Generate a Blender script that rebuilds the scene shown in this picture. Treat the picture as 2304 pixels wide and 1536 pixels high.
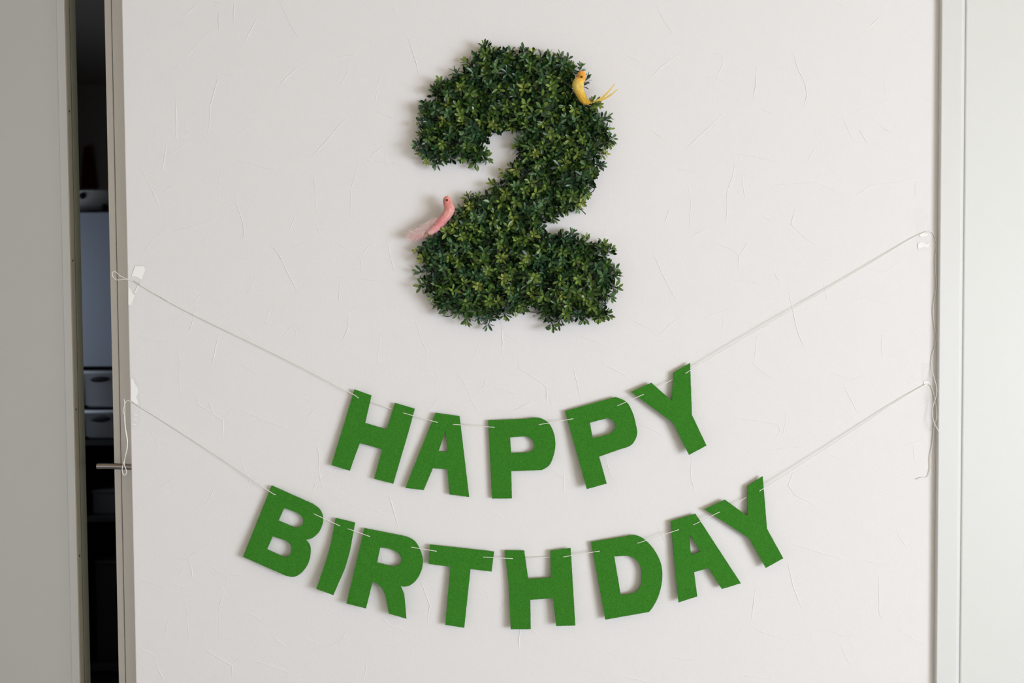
import bpy, bmesh, math, random
from mathutils import Vector, Matrix, noise

for o in list(bpy.data.objects):
    bpy.data.objects.remove(o)
scene = bpy.context.scene
COL = scene.collection
random.seed(7)

# ------------------------------------------------------------------ camera
F = 2300.0                                    # focal length in pixels of the 2304 px frame
CAM = Vector((0.0, -2.3, 1.368))
up_c = Vector((-445.0, 62500.0, F)).normalized()          # world up seen from the camera
fw_c = Vector((0, 0, -1))
wy_c = (fw_c - fw_c.dot(up_c) * up_c).normalized()
wx_c = wy_c.cross(up_c).normalized()
C2W = Matrix((wx_c, wy_c, up_c))              # camera vector -> world vector
cd = bpy.data.cameras.new('camera')
cam = bpy.data.objects.new('camera', cd)
COL.objects.link(cam)
cam.matrix_world = Matrix.Translation(CAM) @ C2W.to_4x4()
cd.sensor_width = 36.0
cd.lens = 36.0 * F / 2304.0
cd.clip_start = 0.05
cd.dof.use_dof = True
cd.dof.focus_distance = 2.29
cd.dof.aperture_fstop = 2.4
scene.camera = cam

# ------------------------------------------------------------------ world, daylight, exposure
w = bpy.data.worlds.new('world')
scene.world = w
w.use_nodes = True
w.node_tree.nodes['Background'].inputs[0].default_value = (0.80, 0.90, 1.0, 1)
w.node_tree.nodes['Background'].inputs[1].default_value = 0.6

def area(name, loc, direction, sx, sy, power, col):
    l = bpy.data.lights.new(name, 'AREA')
    l.shape = 'RECTANGLE'; l.size = sx; l.size_y = sy
    l.energy = power; l.color = col
    o = bpy.data.objects.new(name, l); COL.objects.link(o)
    o.location = loc
    o.rotation_euler = Vector(direction).to_track_quat('-Z', 'Y').to_euler()
    return o
# daylight coming in through the wide window in the right wall
area('window_daylight', (4.32, -4.2, 0.95), (-1, 0, 0), 3.2, 1.65, 326, (0.828, 0.893, 1.0))
# weak lamp added to brighten the room behind the gap; it has no window
area('back_room_fill', (-2.05, 1.0, 1.35), (1, 0.15, -0.05), 0.5, 0.6, 2.6, (0.78, 0.87, 1.0))

vs = scene.view_settings
vs.view_transform = 'Standard'; vs.look = 'None'; vs.exposure = 0.0; vs.gamma = 1.0
vs.use_curve_mapping = False

# ------------------------------------------------------------------ helpers
def at(px, py, Y):
    d = C2W @ Vector(((px - 1152) / F, -(py - 768) / F, -1.0))
    return CAM + d * ((Y - CAM.y) / d.y)

def X(px, Y):
    return at(px, 768, Y).x

def Z(py, Y, px=220):
    return at(px, py, Y).z

def mat(name, col, rough=0.6, spec=0.5, metal=0.0):
    m = bpy.data.materials.new(name); m.use_nodes = True
    b = m.node_tree.nodes['Principled BSDF']
    b.inputs['Base Color'].default_value = (*col, 1)
    b.inputs['Roughness'].default_value = rough
    b.inputs['Specular IOR Level'].default_value = spec
    b.inputs['Metallic'].default_value = metal
    return m

def nd(m, typ, **kw):
    n = m.node_tree.nodes.new(typ)
    for k, v in kw.items():
        if k in n.inputs: n.inputs[k].default_value = v
        else: setattr(n, k, v)
    return n

def lk(m, a, ao, b, bi):
    m.node_tree.links.new(a.outputs[ao], b.inputs[bi])

def bsdf(m): return m.node_tree.nodes['Principled BSDF']

def add_noise_bump(m, scales, strength, dist):
    tc = nd(m, 'ShaderNodeTexCoord')
    prev = None
    for s, wt in scales:
        n = nd(m, 'ShaderNodeTexNoise'); n.inputs['Scale'].default_value = s; n.inputs['Detail'].default_value = 3
        lk(m, tc, 'Object', n, 'Vector')
        mul = nd(m, 'ShaderNodeMath', operation='MULTIPLY'); mul.inputs[1].default_value = wt
        lk(m, n, 'Fac', mul, 0)
        if prev is None: prev = mul
        else:
            ad = nd(m, 'ShaderNodeMath', operation='ADD')
            lk(m, prev, 0, ad, 0); lk(m, mul, 0, ad, 1); prev = ad
    b = nd(m, 'ShaderNodeBump'); b.inputs['Strength'].default_value = strength; b.inputs['Distance'].default_value = dist
    lk(m, prev, 0, b, 'Height'); lk(m, b, 'Normal', bsdf(m), 'Normal')

def add_noise_color(m, c1, c2, scale, detail=4, lo=0.35, hi=0.65):
    tc = nd(m, 'ShaderNodeTexCoord')
    n = nd(m, 'ShaderNodeTexNoise'); n.inputs['Scale'].default_value = scale; n.inputs['Detail'].default_value = detail
    lk(m, tc, 'Object', n, 'Vector')
    r = nd(m, 'ShaderNodeValToRGB')
    r.color_ramp.elements[0].position = lo; r.color_ramp.elements[0].color = (*c1, 1)
    r.color_ramp.elements[1].position = hi; r.color_ramp.elements[1].color = (*c2, 1)
    lk(m, n, 'Fac', r, 0); lk(m, r, 0, bsdf(m), 'Base Color')

def link(name, me, m=None, parent=None, smooth=False):
    o = bpy.data.objects.new(name, me); COL.objects.link(o)
    if m is not None and not me.materials: me.materials.append(m)
    if parent is not None: o.parent = parent
    if smooth:
        for p in me.polygons: p.use_smooth = True
    return o

def tag(o, label, cat=None, group=None, kind=None):
    o['label'] = label
    if cat: o['category'] = cat
    if group: o['group'] = group
    if kind: o['kind'] = kind
    return o

def empty(name, loc=(0, 0, 0)):
    o = bpy.data.objects.new(name, None); COL.objects.link(o); o.location = loc
    o.empty_display_size = 0.02
    return o

def box_mesh(name, boxes, bevel=0.0, seg=2):
    bm = bmesh.new()
    for (x0, x1, y0, y1, z0, z1) in boxes:
        r = bmesh.ops.create_cube(bm, size=1)
        for v in r['verts']:
            v.co = Vector((x0 + (v.co.x + .5) * (x1 - x0), y0 + (v.co.y + .5) * (y1 - y0), z0 + (v.co.z + .5) * (z1 - z0)))
    if bevel:
        bmesh.ops.bevel(bm, geom=bm.edges[:], offset=bevel, segments=seg, affect='EDGES', profile=0.5)
    me = bpy.data.meshes.new(name); bm.to_mesh(me); bm.free()
    return me

def box(name, x0, x1, y0, y1, z0, z1, m, parent=None, bevel=0.0, kind=None, label=None, cat=None):
    o = link(name, box_mesh(name, [(x0, x1, y0, y1, z0, z1)], bevel), m, parent)
    if kind: o['kind'] = kind
    if label: o['label'] = label
    if cat: o['category'] = cat
    return o

def tube_mesh(name, paths, radius, sides=6, closed=False, taper=None):
    """one mesh of tubes along lists of points; radius a number or function(t)"""
    bm = bmesh.new()
    for pts in paths:
        pts = [Vector(p) for p in pts]
        n = len(pts); rings = []
        ref = Vector((0.13, -0.97, 0.2))
        for i, p in enumerate(pts):
            t = (pts[min(i + 1, n - 1)] - pts[max(i - 1, 0)])
            if t.length < 1e-9: t = Vector((0, 0, 1))
            t.normalize()
            a = t.cross(ref)
            if a.length < 1e-4: a = t.cross(Vector((1, 0, 0)))
            a.normalize(); b = t.cross(a)
            r = radius(i / max(1, n - 1)) if callable(radius) else radius
            rings.append([bm.verts.new(p + (a * math.cos(2 * math.pi * k / sides) + b * math.sin(2 * math.pi * k / sides)) * r) for k in range(sides)])
        for i in range(n - 1):
            for k in range(sides):
                k2 = (k + 1) % sides
                bm.faces.new((rings[i][k], rings[i][k2], rings[i + 1][k2], rings[i + 1][k]))
        bm.faces.new(rings[0][::-1]); bm.faces.new(rings[-1])
    bmesh.ops.recalc_face_normals(bm, faces=bm.faces[:])
    me = bpy.data.meshes.new(name); bm.to_mesh(me); bm.free()
    for p in me.polygons: p.use_smooth = True
    return me

def smooth_path(pts, sub=5):
    """Catmull-Rom through the points"""
    P = [Vector(p) for p in pts]
    out = []
    for i in range(len(P) - 1):
        p0 = P[max(i - 1, 0)]; p1 = P[i]; p2 = P[i + 1]; p3 = P[min(i + 2, len(P) - 1)]
        for k in range(sub):
            t = k / sub
            out.append(0.5 * ((2 * p1) + (p2 - p0) * t + (2 * p0 - 5 * p1 + 4 * p2 - p3) * t * t + (3 * p1 - p0 - 3 * p2 + p3) * t ** 3))
    out.append(P[-1])
    return out

# ------------------------------------------------------------------ materials
M_wall = mat('wallpaper', (0.80, 0.786, 0.792), 0.75, 0.25)
add_noise_bump(M_wall, [(420, 1.0), (130, 0.8), (38, 0.5)], 0.24, 0.0012)
M_frame = mat('grey_painted_wood', (0.80, 0.785, 0.765), 0.5, 0.4)
M_leaf_door = mat('grey_door_paint', (0.46, 0.452, 0.43), 0.5, 0.4)
M_band = mat('grey_edge_band', (0.49, 0.48, 0.465), 0.45, 0.4)
M_olive = mat('olive_metal', (0.30, 0.265, 0.19), 0.45, 0.4)
M_olive2 = mat('dark_olive_metal', (0.24, 0.235, 0.17), 0.45, 0.4)
M_screw = mat('dark_screw', (0.015, 0.013, 0.012), 0.4, 0.5)
M_white_door = mat('white_door_paint', (0.70, 0.715, 0.70), 0.45, 0.35)
M_white_trim = mat('white_trim_paint', (0.70, 0.71, 0.70), 0.4, 0.35)
M_ceiling = mat('warm_ceiling', (0.68, 0.54, 0.31), 0.7, 0.2)  # unseen ceiling; warm tone picked to tint the light bounced onto the wall
add_noise_color(M_ceiling, (0.64, 0.50, 0.28), (0.72, 0.58, 0.34), 5)
M_floor = mat('oak_floor', (0.40, 0.36, 0.33), 0.45, 0.4)
add_noise_color(M_floor, (0.35, 0.33, 0.315), (0.44, 0.42, 0.405), 6)
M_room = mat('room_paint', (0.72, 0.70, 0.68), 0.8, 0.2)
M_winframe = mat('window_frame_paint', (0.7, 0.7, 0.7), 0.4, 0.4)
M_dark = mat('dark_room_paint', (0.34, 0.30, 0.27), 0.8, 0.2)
M_steel = mat('polished_steel', (0.36, 0.345, 0.37), 0.14, 0.5, 1.0)

# ------------------------------------------------------------------ the setting
WT = 0.17                                    # wall thickness
XL = X(289, 0.0)                             # left end of the papered wall
XR = X(2113, -0.014)                         # left side of the white casing
ZT = 2.42
ROOM_L, ROOM_R, ROOM_B = -2.6, 4.3, -6.4

# papered wall: rounded left corner
wall = link('wall_front', box_mesh('wall_front', [(XL, XR + 0.03, 0.0, WT, 0.0, ZT)], 0.003, 3), M_wall)
tag(wall, 'white textured wallpaper wall behind the birthday decorations', kind='structure')

# embossed creases of the wallpaper (thin raised ridges)
TILES = [
 ((270, 0), 3.388, [
  [(820,170),(640,280),(510,430),(390,560),(330,650)], [(870,20),(865,180)], [(1050,130),(980,260),(940,370)],
  [(1215,0),(1295,180),(1380,310)], [(750,550),(735,640),(690,800),(680,960),(660,1060)], [(750,545),(810,570),(900,565)],
  [(420,730),(430,900),(430,1050),(460,1130)], [(240,1240),(400,1170),(500,1105),(545,1090),(560,1160)],
  [(130,1230),(190,1330),(240,1440),(300,1550)], [(1440,470),(1350,520),(1260,600),(1190,690)], [(1600,450),(1820,410)],
  [(1740,450),(1730,570),(1670,670)], [(1980,540),(1965,660),(1945,790),(1910,840)], [(1950,840),(2000,870),(2110,910)],
  [(2070,20),(2100,110),(2160,210)], [(2190,270),(2250,450),(2300,640)], [(1730,900),(1660,970),(1570,1080),(1450,1210)],
  [(860,1210),(1000,1250),(1100,1275),(1240,1310)], [(1380,1310),(1480,1345),(1490,1500),(1500,1620)],
  [(1830,1190),(1900,1225),(2130,1250),(2140,1300)], [(1820,1230),(1800,1320),(1760,1440),(1755,1680)],
  [(890,850),(980,890),(1030,920)], [(1030,950),(900,1010)], [(770,1270),(765,1340),(745,1430)],
  [(880,1470),(890,1560),(940,1700),(945,1790),(930,1880)], [(290,950),(250,1080)]]),
 ((270, 430), 3.388, [
  [(180,480),(250,370),(380,285)], [(380,310),(560,265),(720,220)], [(660,265),(670,340),(630,460)],
  [(1490,150),(1470,310)], [(1490,240),(1530,330)], [(1330,200),(1290,310)], [(1120,385),(1200,460),(1240,540),(1300,660),(1370,790)],
  [(1310,430),(1440,385)], [(1610,370),(1780,465),(1840,520),(1840,640)], [(1850,490),(1900,410)], [(1740,200),(1730,280)],
  [(2030,350),(2060,500),(2100,640)], [(1810,660),(2000,690)], [(700,690),(580,830),(390,1030)], [(1040,600),(1010,720),(950,820)],
  [(1450,970),(1430,945),(1290,1050),(1210,1160)], [(1100,990),(1180,1030)], [(1700,930),(1745,940),(1740,1050),(1700,1130)],
  [(1740,920),(1830,880)], [(1940,1005),(1995,1040),(1975,1170),(1960,1320),(2000,1360),(2120,1420),(2260,1430)],
  [(60,1070),(250,1140),(430,1150)], [(440,1180),(455,1320),(450,1440),(460,1520)], [(760,1060),(720,1230),(700,1330)],
  [(900,1310),(1010,1365),(1060,1415)], [(250,10),(300,120)]]),
 ((290, 860), 4.518, [
  [(150,340),(270,590),(370,760)], [(520,0),(520,90),(565,170)], [(690,110),(690,210),(960,390),(960,590)], [(970,390),(1060,260)],
  [(1100,260),(1370,380),(1640,480)], [(1120,690),(1160,850),(1225,960),(1200,1160)], [(860,960),(860,1100),(780,1250)],
  [(480,990),(450,970),(250,1130)], [(1780,430),(1860,490),(2000,490)], [(1910,530),(1930,760),(1940,960),(1970,1080)],
  [(2120,1000),(2110,1100)], [(20,1010),(180,1090)], [(1890,270),(1800,380)], [(1720,150),(1850,190),(1980,185)], [(2080,90),(2020,160)]]),
 ((290, 1180), 4.114, [
  [(370,290),(520,320),(700,210),(780,130)], [(50,485),(190,530),(340,580)], [(400,540),(520,580),(650,585)],
  [(525,640),(540,860),(555,1050),(595,1105)], [(920,430),(900,560),(840,750),(830,1070)], [(920,440),(1060,480)],
  [(700,1050),(700,1150),(950,1300),(960,1440)], [(950,1300),(1010,1240)], [(230,1240),(330,1450)], [(1090,1240),(1330,1310),(1590,1410)],
  [(1070,800),(1200,865),(1260,920)], [(370,870),(320,1060)], [(1660,1140),(1800,1150),(1950,1080),(2050,960)], [(2200,1270),(2175,1440)],
  [(90,1130),(250,1220)], [(500,400),(470,460)], [(1690,400),(1720,440)], [(1800,760),(1860,840)]]),
 ((1400, 0), 3.2, [
  [(235,20),(300,150),(370,250)], [(40,400),(140,455)], [(420,385),(270,490),(190,580)], [(640,385),(720,380),(725,470),(670,570)],
  [(970,470),(960,620),(940,720)], [(1010,785),(1100,820)], [(1220,340),(1260,480),(1320,610),(1330,680),(1300,800)],
  [(740,800),(620,920),(430,1100)], [(820,1100),(960,1130),(1130,1165),(1130,1200)], [(820,1120),(800,1250),(755,1380),(750,1530)],
  [(390,1210),(520,1235)], [(470,1290),(500,1530)], [(1430,1010),(1320,1180)], [(1590,850),(1670,1030)], [(1600,830),(1850,750),(2000,685)],
  [(1880,560),(1900,690)], [(1050,1335),(1400,1310),(1600,1410)], [(1640,1440),(1800,1330),(2000,1310),(2190,1265)], [(2110,1310),(2110,1430)],
  [(1770,200),(1850,130)]]),
 ((1380, 440), 3.1135, [
  [(270,380),(340,540),(400,660),(460,770)], [(550,10),(530,220)], [(540,290),(660,230),(680,260)], [(680,310),(840,380),(880,420),(875,520)],
  [(885,420),(940,330)], [(870,590),(1030,615)], [(390,100),(360,200)], [(800,40),(790,200)], [(1280,70),(1245,200),(1350,300),(1450,360)],
  [(1120,520),(1170,620)], [(1220,640),(1250,770),(1290,950),(1350,1090)], [(1760,500),(1870,535),(1920,530),(2040,430)],
  [(1640,730),(1780,720),(1970,760)], [(100,850),(290,950)], [(490,840),(400,900),(290,1010)], [(640,850),(830,790)], [(780,830),(760,960)],
  [(1010,960),(985,1180),(1080,1260),(1200,1310)], [(1880,970),(1880,1140)], [(2000,1150),(2020,1220),(2150,1300)],
  [(1510,1220),(1650,1290),(1800,1250)], [(0,1220),(60,1240),(110,1280)]]),
 ((1560, 860), 4.114, [
  [(1390,20),(1490,220),(1540,310)], [(410,320),(790,390),(800,450),(730,580)], [(690,620),(1080,590)], [(1210,640),(1380,720)],
  [(930,810),(880,950),(940,1040),(1080,1110),(1160,1170)], [(1940,590),(2130,530)], [(2040,580),(2050,720)], [(310,640),(310,680)]]),
 ((1400, 1180), 3.2, [
  [(1200,130),(1440,205),(1690,275)], [(1190,260),(1230,440),(1300,620)], [(1750,250),(1890,285),(2000,275)], [(960,450),(930,690)],
  [(920,710),(1000,770),(1180,820)], [(1450,740),(1600,805),(1750,770)], [(1560,830),(1600,930),(1660,1050)], [(810,1050),(870,1080),(1100,1115)],
  [(1850,350),(1850,640),(1890,710)], [(1990,760),(2200,875)], [(260,10),(310,130)], [(340,940),(440,970),(520,970)], [(0,1090),(180,1130)]]),
 ((700, 700), 3.84, [
  [(310,20),(325,130),(270,250)], [(890,40),(950,240),(1005,350),(985,540)], [(1190,490),(1310,590),(1400,790),(1480,950)],
  [(1640,90),(1655,280),(1640,400)], [(1655,380),(1680,440)], [(1460,260),(1410,390)], [(1800,390),(1790,490),(2030,640),(2040,740),(2030,830)],
  [(2040,640),(2080,600)], [(1120,690),(1050,860)], [(1060,590),(1090,650)]]),
 ((530, 1060), 4.152, [
  [(940,225),(1190,370)], [(1200,380),(1230,480)], [(1430,200),(1480,380),(1530,560)], [(460,360),(540,510)],
  [(1720,980),(1770,1130),(1815,1250),(1790,1420)], [(1340,1350),(1450,1440),(1620,1500)], [(780,70),(820,160)], [(430,990),(470,1010)]]),
 ((940, 1190), 5.486, [[(1020,480),(1050,700),(1070,850),(1000,1070)], [(1930,1200),(1960,1310)], [(1400,1240),(1500,1310)]]),
 ((1180, 800), 4.654, [
  [(800,0),(830,90),(1000,170),(1090,230)], [(510,100),(560,330),(600,480)], [(30,170),(230,320),(230,480)], [(850,1050),(890,1220),(950,1330)],
  [(1750,1060),(1740,1250),(1790,1440)], [(1210,720),(1340,770),(1460,830)], [(420,1200),(410,1450)]]),
]
lines = []
for (ox, oy), s, ls in TILES:
    for l in ls:
        lines.append([(ox + x / s, oy + y / s) for x, y in l])
rc = random.Random(11)
# a few more faint creases in the areas between (the paper is creased all over)
for _ in range(70):
    x = rc.uniform(310, 2080); y = rc.uniform(-40, 1580)
    a = rc.choice([1.2, 1.35, 1.7, 0.4, 2.6, 0.5]) + rc.uniform(-.2, .2)
    L = rc.uniform(25, 60)
    lines.append([(x, y), (x + math.cos(a) * L * .5 + rc.uniform(-3, 3), y + math.sin(a) * L * .5), (x + math.cos(a) * L, y + math.sin(a) * L)])
bm = bmesh.new()
for l in lines:
    P = [at(x, y, 0.0) for x, y in l]
    for p in P: p.x = max(XL + 0.005, min(XR - 0.006, p.x))
    P = smooth_path(P, 1)
    Q = []
    for i in range(len(P) - 1):
        n = max(1, int((P[i + 1] - P[i]).length / 0.007))
        for k in range(n): Q.append(P[i].lerp(P[i + 1], k / n))
    Q.append(P[-1])
    h0 = rc.uniform(0.55, 1.3); rows = []
    N = len(Q)
    for i, q in enumerate(Q):
        t = Q[min(i + 1, N - 1)] - Q[max(i - 1, 0)]
        t.normalize(); s = Vector((-t.z, 0, t.x))
        jit = noise.noise(q * 90) * 0.0010
        env = min(1.0, 4.0 * min(i, N - 1 - i) / max(1, N - 1) + 0.12) * (0.75 + 0.5 * noise.noise(q * 60 + Vector((5, 0, 0))))
        wdt = 0.0009 + 0.0004 * h0
        hgt = 0.00080 * h0 * env
        c = q + s * jit
        rows.append([bm.verts.new(c - s * wdt + Vector((0, 0.00015, 0))), bm.verts.new(c - s * wdt * .35 + Vector((0, -hgt, 0))),
                     bm.verts.new(c + s * wdt * .35 + Vector((0, -hgt, 0))), bm.verts.new(c + s * wdt + Vector((0, 0.00015, 0)))])
    for i in range(N - 1):
        for k in range(3):
            bm.faces.new((rows[i][k], rows[i][k + 1], rows[i + 1][k + 1], rows[i + 1][k]))
bmesh.ops.recalc_face_normals(bm, faces=bm.faces[:])
me = bpy.data.meshes.new('wallpaper_crease'); bm.to_mesh(me); bm.free()
cr = link('wallpaper_crease', me, M_wall, wall, True)
cr['kind'] = 'stuff'; cr['label'] = 'raised irregular creases embossed in the wallpaper'

# white casing and door to the right of the papered wall
XC2 = X(2160, -0.014)
box('trim_1', XR, XC2, -0.014, WT, 0, ZT, M_white_trim, bevel=0.002, kind='structure', label='narrow white door casing beside the papered wall')
d3 = empty('door_3', (XC2, 0, 0)); tag(d3, 'flat white door beside the white casing', kind='structure')
XD = X(2167, -0.008)
o = box('leaf', XD, XD + 0.80, -0.008, 0.030, 0.01, ZT - 0.02, M_white_door, bevel=0.003); o.parent = d3; o.matrix_parent_inverse = Matrix.Translation((-XC2, 0, 0))
box_r = link('stop_bead', box_mesh('stop_bead', [(XC2, XD, -0.0048, 0.030, 0, ZT)]), M_white_trim); box_r.parent = d3; box_r.matrix_parent_inverse = Matrix.Translation((-XC2, 0, 0))
o = box('rebate', XC2, XD + 0.805, 0.0305, WT, 0, ZT, M_white_trim); o.parent = d3; o.matrix_parent_inverse = Matrix.Translation((-XC2, 0, 0))
box('trim_2', XD + 0.805, XD + 0.855, -0.014, WT, 0, ZT, M_white_trim, bevel=0.002, kind='structure', label='white door casing on the far side of the white door')
box('wall_front_end', XD + 0.855, ROOM_R, 0.0, WT, 0, ZT, M_wall, kind='structure', label='plain wall between the white door and the window wall')

# left: grey sliding door leaf, olive edge profile, dark gap, pocket door with lever handle
def part(o, parent):
    o.parent = parent
    o.matrix_parent_inverse = Matrix.Translation(-parent.location)
    return o
YD = 0.115                                   # the sliding door runs in a recess behind the wall face
d1 = empty('door_1', (X(80, YD), YD, 0)); tag(d1, 'flat grey sliding door left of the dark gap', kind='structure')
xe = X(163.5, YD); xb = X(144, YD)
def y_side(px): return abs(xe) * F / (1152 - px) + CAM.y      # depth at which the door's side face shows at px
YA = y_side(173.5); YBs = y_side(186.5)
part(box('leaf', ROOM_L + 0.02, xb, YD + 0.0006, YBs - 0.002, 0.005, ZT - 0.005, M_leaf_door), d1)
part(box('edge_band', xb, xe - 0.002, YD, YBs - 0.002, 0.005, ZT - 0.005, M_band, bevel=0.0008), d1)
t3 = empty('trim_3', (xe, YD, 0)); tag(t3, 'olive metal edge profile on the grey sliding door', kind='structure')
part(box('profile', xe - 0.0018, xe, YD + 0.001, YA - 0.0030, 0.005, ZT - 0.005, M_olive, bevel=0.0004), t3)
part(box('inner_profile', xe - 0.0018, xe - 0.0004, YA + 0.0022, YBs, 0.005, ZT - 0.005, M_olive2, bevel=0.0003), t3)
part(box('groove', xe - 0.0019, xe - 0.0012, YA - 0.0030, YA + 0.0022, 0.006, ZT - 0.006, M_screw), t3)
for py in (250, 586, 921, 1250):
    bmx = bmesh.new()
    bmesh.ops.create_cone(bmx, cap_ends=True, segments=12, radius1=0.0030, radius2=0.0024, depth=0.0012, matrix=Matrix.Rotation(math.pi / 2, 4, 'Y'))
    me = bpy.data.meshes.new('screw'); bmx.to_mesh(me); bmx.free()
    s = link('screw', me, M_screw); s.location = (xe + 0.0003, YD + 0.010, Z(py, YD + 0.01, 166)); part(s, t3)

YD2 = 0.125
d2 = empty('door_2', (XL, YD2, 0)); tag(d2, 'narrow edge of a grey pocket door beside the papered wall', kind='structure')
x1 = X(250, YD2); x2 = X(266, YD2)
part(box('leaf', x1, x2 - 0.0013, YD2 + 0.002, WT - 0.003, 0.005, ZT - 0.005, M_frame, bevel=0.0015), d2)
part(box('stile', x2 + 0.0013, XL - 0.0005, YD2, WT - 0.003, 0.005, ZT - 0.005, M_frame, bevel=0.001), d2)
part(box('seam', x2 - 0.0012, x2 + 0.0012, YD2 + 0.008, WT - 0.004, 0.006, ZT - 0.006, M_screw), d2)

# lever handle (level bar, rounded tip, neck and rose on the stile)
lv = empty('lever_handle'); lv.parent = d2; lv.matrix_parent_inverse = Matrix.Translation(-d2.location)
y_h = YD2 - 0.045
tip = at(219, 1048.5, y_h); root = at(287, 1050.5, y_h)
lv.location = (XL, YD2, root.z); lv['label'] = 'polished steel lever handle'
neck_x = XL - 0.010
pts = [Vector((tip.x, y_h, tip.z)), Vector((tip.x + .004, y_h, tip.z)), Vector((tip.x + 0.03, y_h, tip.z)), Vector((neck_x - 0.012, y_h, root.z)), Vector((neck_x - 0.003, y_h + 0.004, root.z)), Vector((neck_x, y_h + 0.014, root.z)), Vector((neck_x, YD2 + 0.0005, root.z))]
pp = smooth_path(pts, 5)
def lr(t): return 0.0072 * (min(1.0, 0.55 + t * 9) if t < 0.05 else 1.0)
hm = tube_mesh('bar', [pp], lr, 14)
b = link('lever_bar', hm, M_steel); b.parent = lv; b.matrix_parent_inverse = Matrix.Translation(-lv.location)
bmx = bmesh.new(); bmesh.ops.create_cone(bmx, cap_ends=True, segments=24, radius1=0.0092, radius2=0.0092, depth=0.004, matrix=Matrix.Translation((neck_x, YD2 - 0.002, root.z)) @ Matrix.Rotation(math.pi / 2, 4, 'X'))
me = bpy.data.meshes.new('rose'); bmx.to_mesh(me); bmx.free()
b = link('rose', me, M_steel); b.parent = lv; b.matrix_parent_inverse = Matrix.Translation(-lv.location)

# rest of the living room (behind and beside the camera)
box('floor', ROOM_L - .1, ROOM_R + .1, ROOM_B - .1, 2.9, -0.1, 0.0, M_floor, kind='structure', label='oak floor running through both rooms')
box('ceiling', ROOM_L - .1, ROOM_R + .1, ROOM_B - .1, WT, ZT, ZT + 0.1, M_ceiling, kind='structure', label='warm-toned ceiling of the room with the decorations')
box('wall_back', ROOM_L - .1, ROOM_R + .1, ROOM_B - .1, ROOM_B, 0, ZT, M_room, kind='structure', label='plain wall opposite the papered wall')
box('wall_left', ROOM_L - .1, ROOM_L, ROOM_B, WT, 0, ZT, M_room, kind='structure', label='plain side wall opposite the window')
me = box_mesh('wall_right', [(ROOM_R, ROOM_R + .1, ROOM_B, -5.8, 0, ZT), (ROOM_R, ROOM_R + .1, -2.6, WT, 0, ZT),
                             (ROOM_R, ROOM_R + .1, -5.8, -2.6, 1.80, ZT), (ROOM_R, ROOM_R + .1, -5.8, -2.6, 0, 0.1)])
wr = link('wall_right', me, M_room); tag(wr, 'side wall with the wide window', kind='structure')
w1 = link('window_1', box_mesh('window_1', [(ROOM_R + .03, ROOM_R + .07, -5.8, -5.75, .1, 1.8), (ROOM_R + .03, ROOM_R + .07, -2.65, -2.6, .1, 1.8),
          (ROOM_R + .03, ROOM_R + .07, -4.225, -4.175, .1, 1.8), (ROOM_R + .03, ROOM_R + .07, -5.75, -2.65, .1, .15), (ROOM_R + .03, ROOM_R + .07, -5.75, -2.65, 1.75, 1.8)]), M_winframe)
tag(w1, 'wide two-sash window in the side wall', kind='structure')

# ------------------------------------------------------------------ the unlit room behind the gap
BY = 2.6
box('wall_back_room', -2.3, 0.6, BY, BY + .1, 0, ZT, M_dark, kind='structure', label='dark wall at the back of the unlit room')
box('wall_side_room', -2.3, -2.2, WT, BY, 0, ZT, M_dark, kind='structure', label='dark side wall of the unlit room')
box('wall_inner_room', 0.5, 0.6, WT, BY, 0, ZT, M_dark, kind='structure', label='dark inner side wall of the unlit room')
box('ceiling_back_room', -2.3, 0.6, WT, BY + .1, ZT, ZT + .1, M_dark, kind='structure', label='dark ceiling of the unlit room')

M_pale = mat('pale_blue_laminate', (0.42, 0.47, 0.56), 0.4, 0.4)
M_bin = mat('grey_plastic', (0.78, 0.82, 0.88), 0.35, 0.4)
M_hole = mat('black_plastic', (0.01, 0.01, 0.012), 0.6, 0.3)
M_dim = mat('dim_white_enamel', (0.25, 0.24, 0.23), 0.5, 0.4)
M_maroon = mat('maroon_cloth', (0.10, 0.012, 0.012), 0.9, 0.1)
M_box = mat('charcoal_box', (0.10, 0.10, 0.105), 0.7, 0.3)
M_box2 = mat('graphite_box', (0.03, 0.03, 0.032), 0.6, 0.3)

YB = 1.30
def gx(px): return X(px, YB)
def gz(py): return Z(py, YB, 215)
# tall cabinet: black carcass with a pale door and open shelves below
cab = empty('tall_cabinet', (gx(215), YB, 0)); tag(cab, 'tall dark cabinet with a pale blue door behind the gap', 'cabinet')
cx0, cx1 = gx(150), gx(330)
part(box('side_panel', cx0 - .02, cx0, YB, YB + .45, 0, gz(478), M_box2), cab)
part(box('side_panel', cx1, cx1 + .02, YB, YB + .45, 0, gz(478), M_box2), cab)
part(box('back_panel', cx0, cx1, YB + .43, YB + .45, 0, gz(478), M_box2), cab)
part(box('cabinet_door', cx0, cx1, YB - .02, YB, gz(824), gz(478), M_pale, bevel=.004), cab)
for pz in (992, 1164, 1500):
    part(box('shelf', cx0, cx1, YB + .005, YB + .43, gz(pz) - .016, gz(pz), M_box2), cab)

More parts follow.
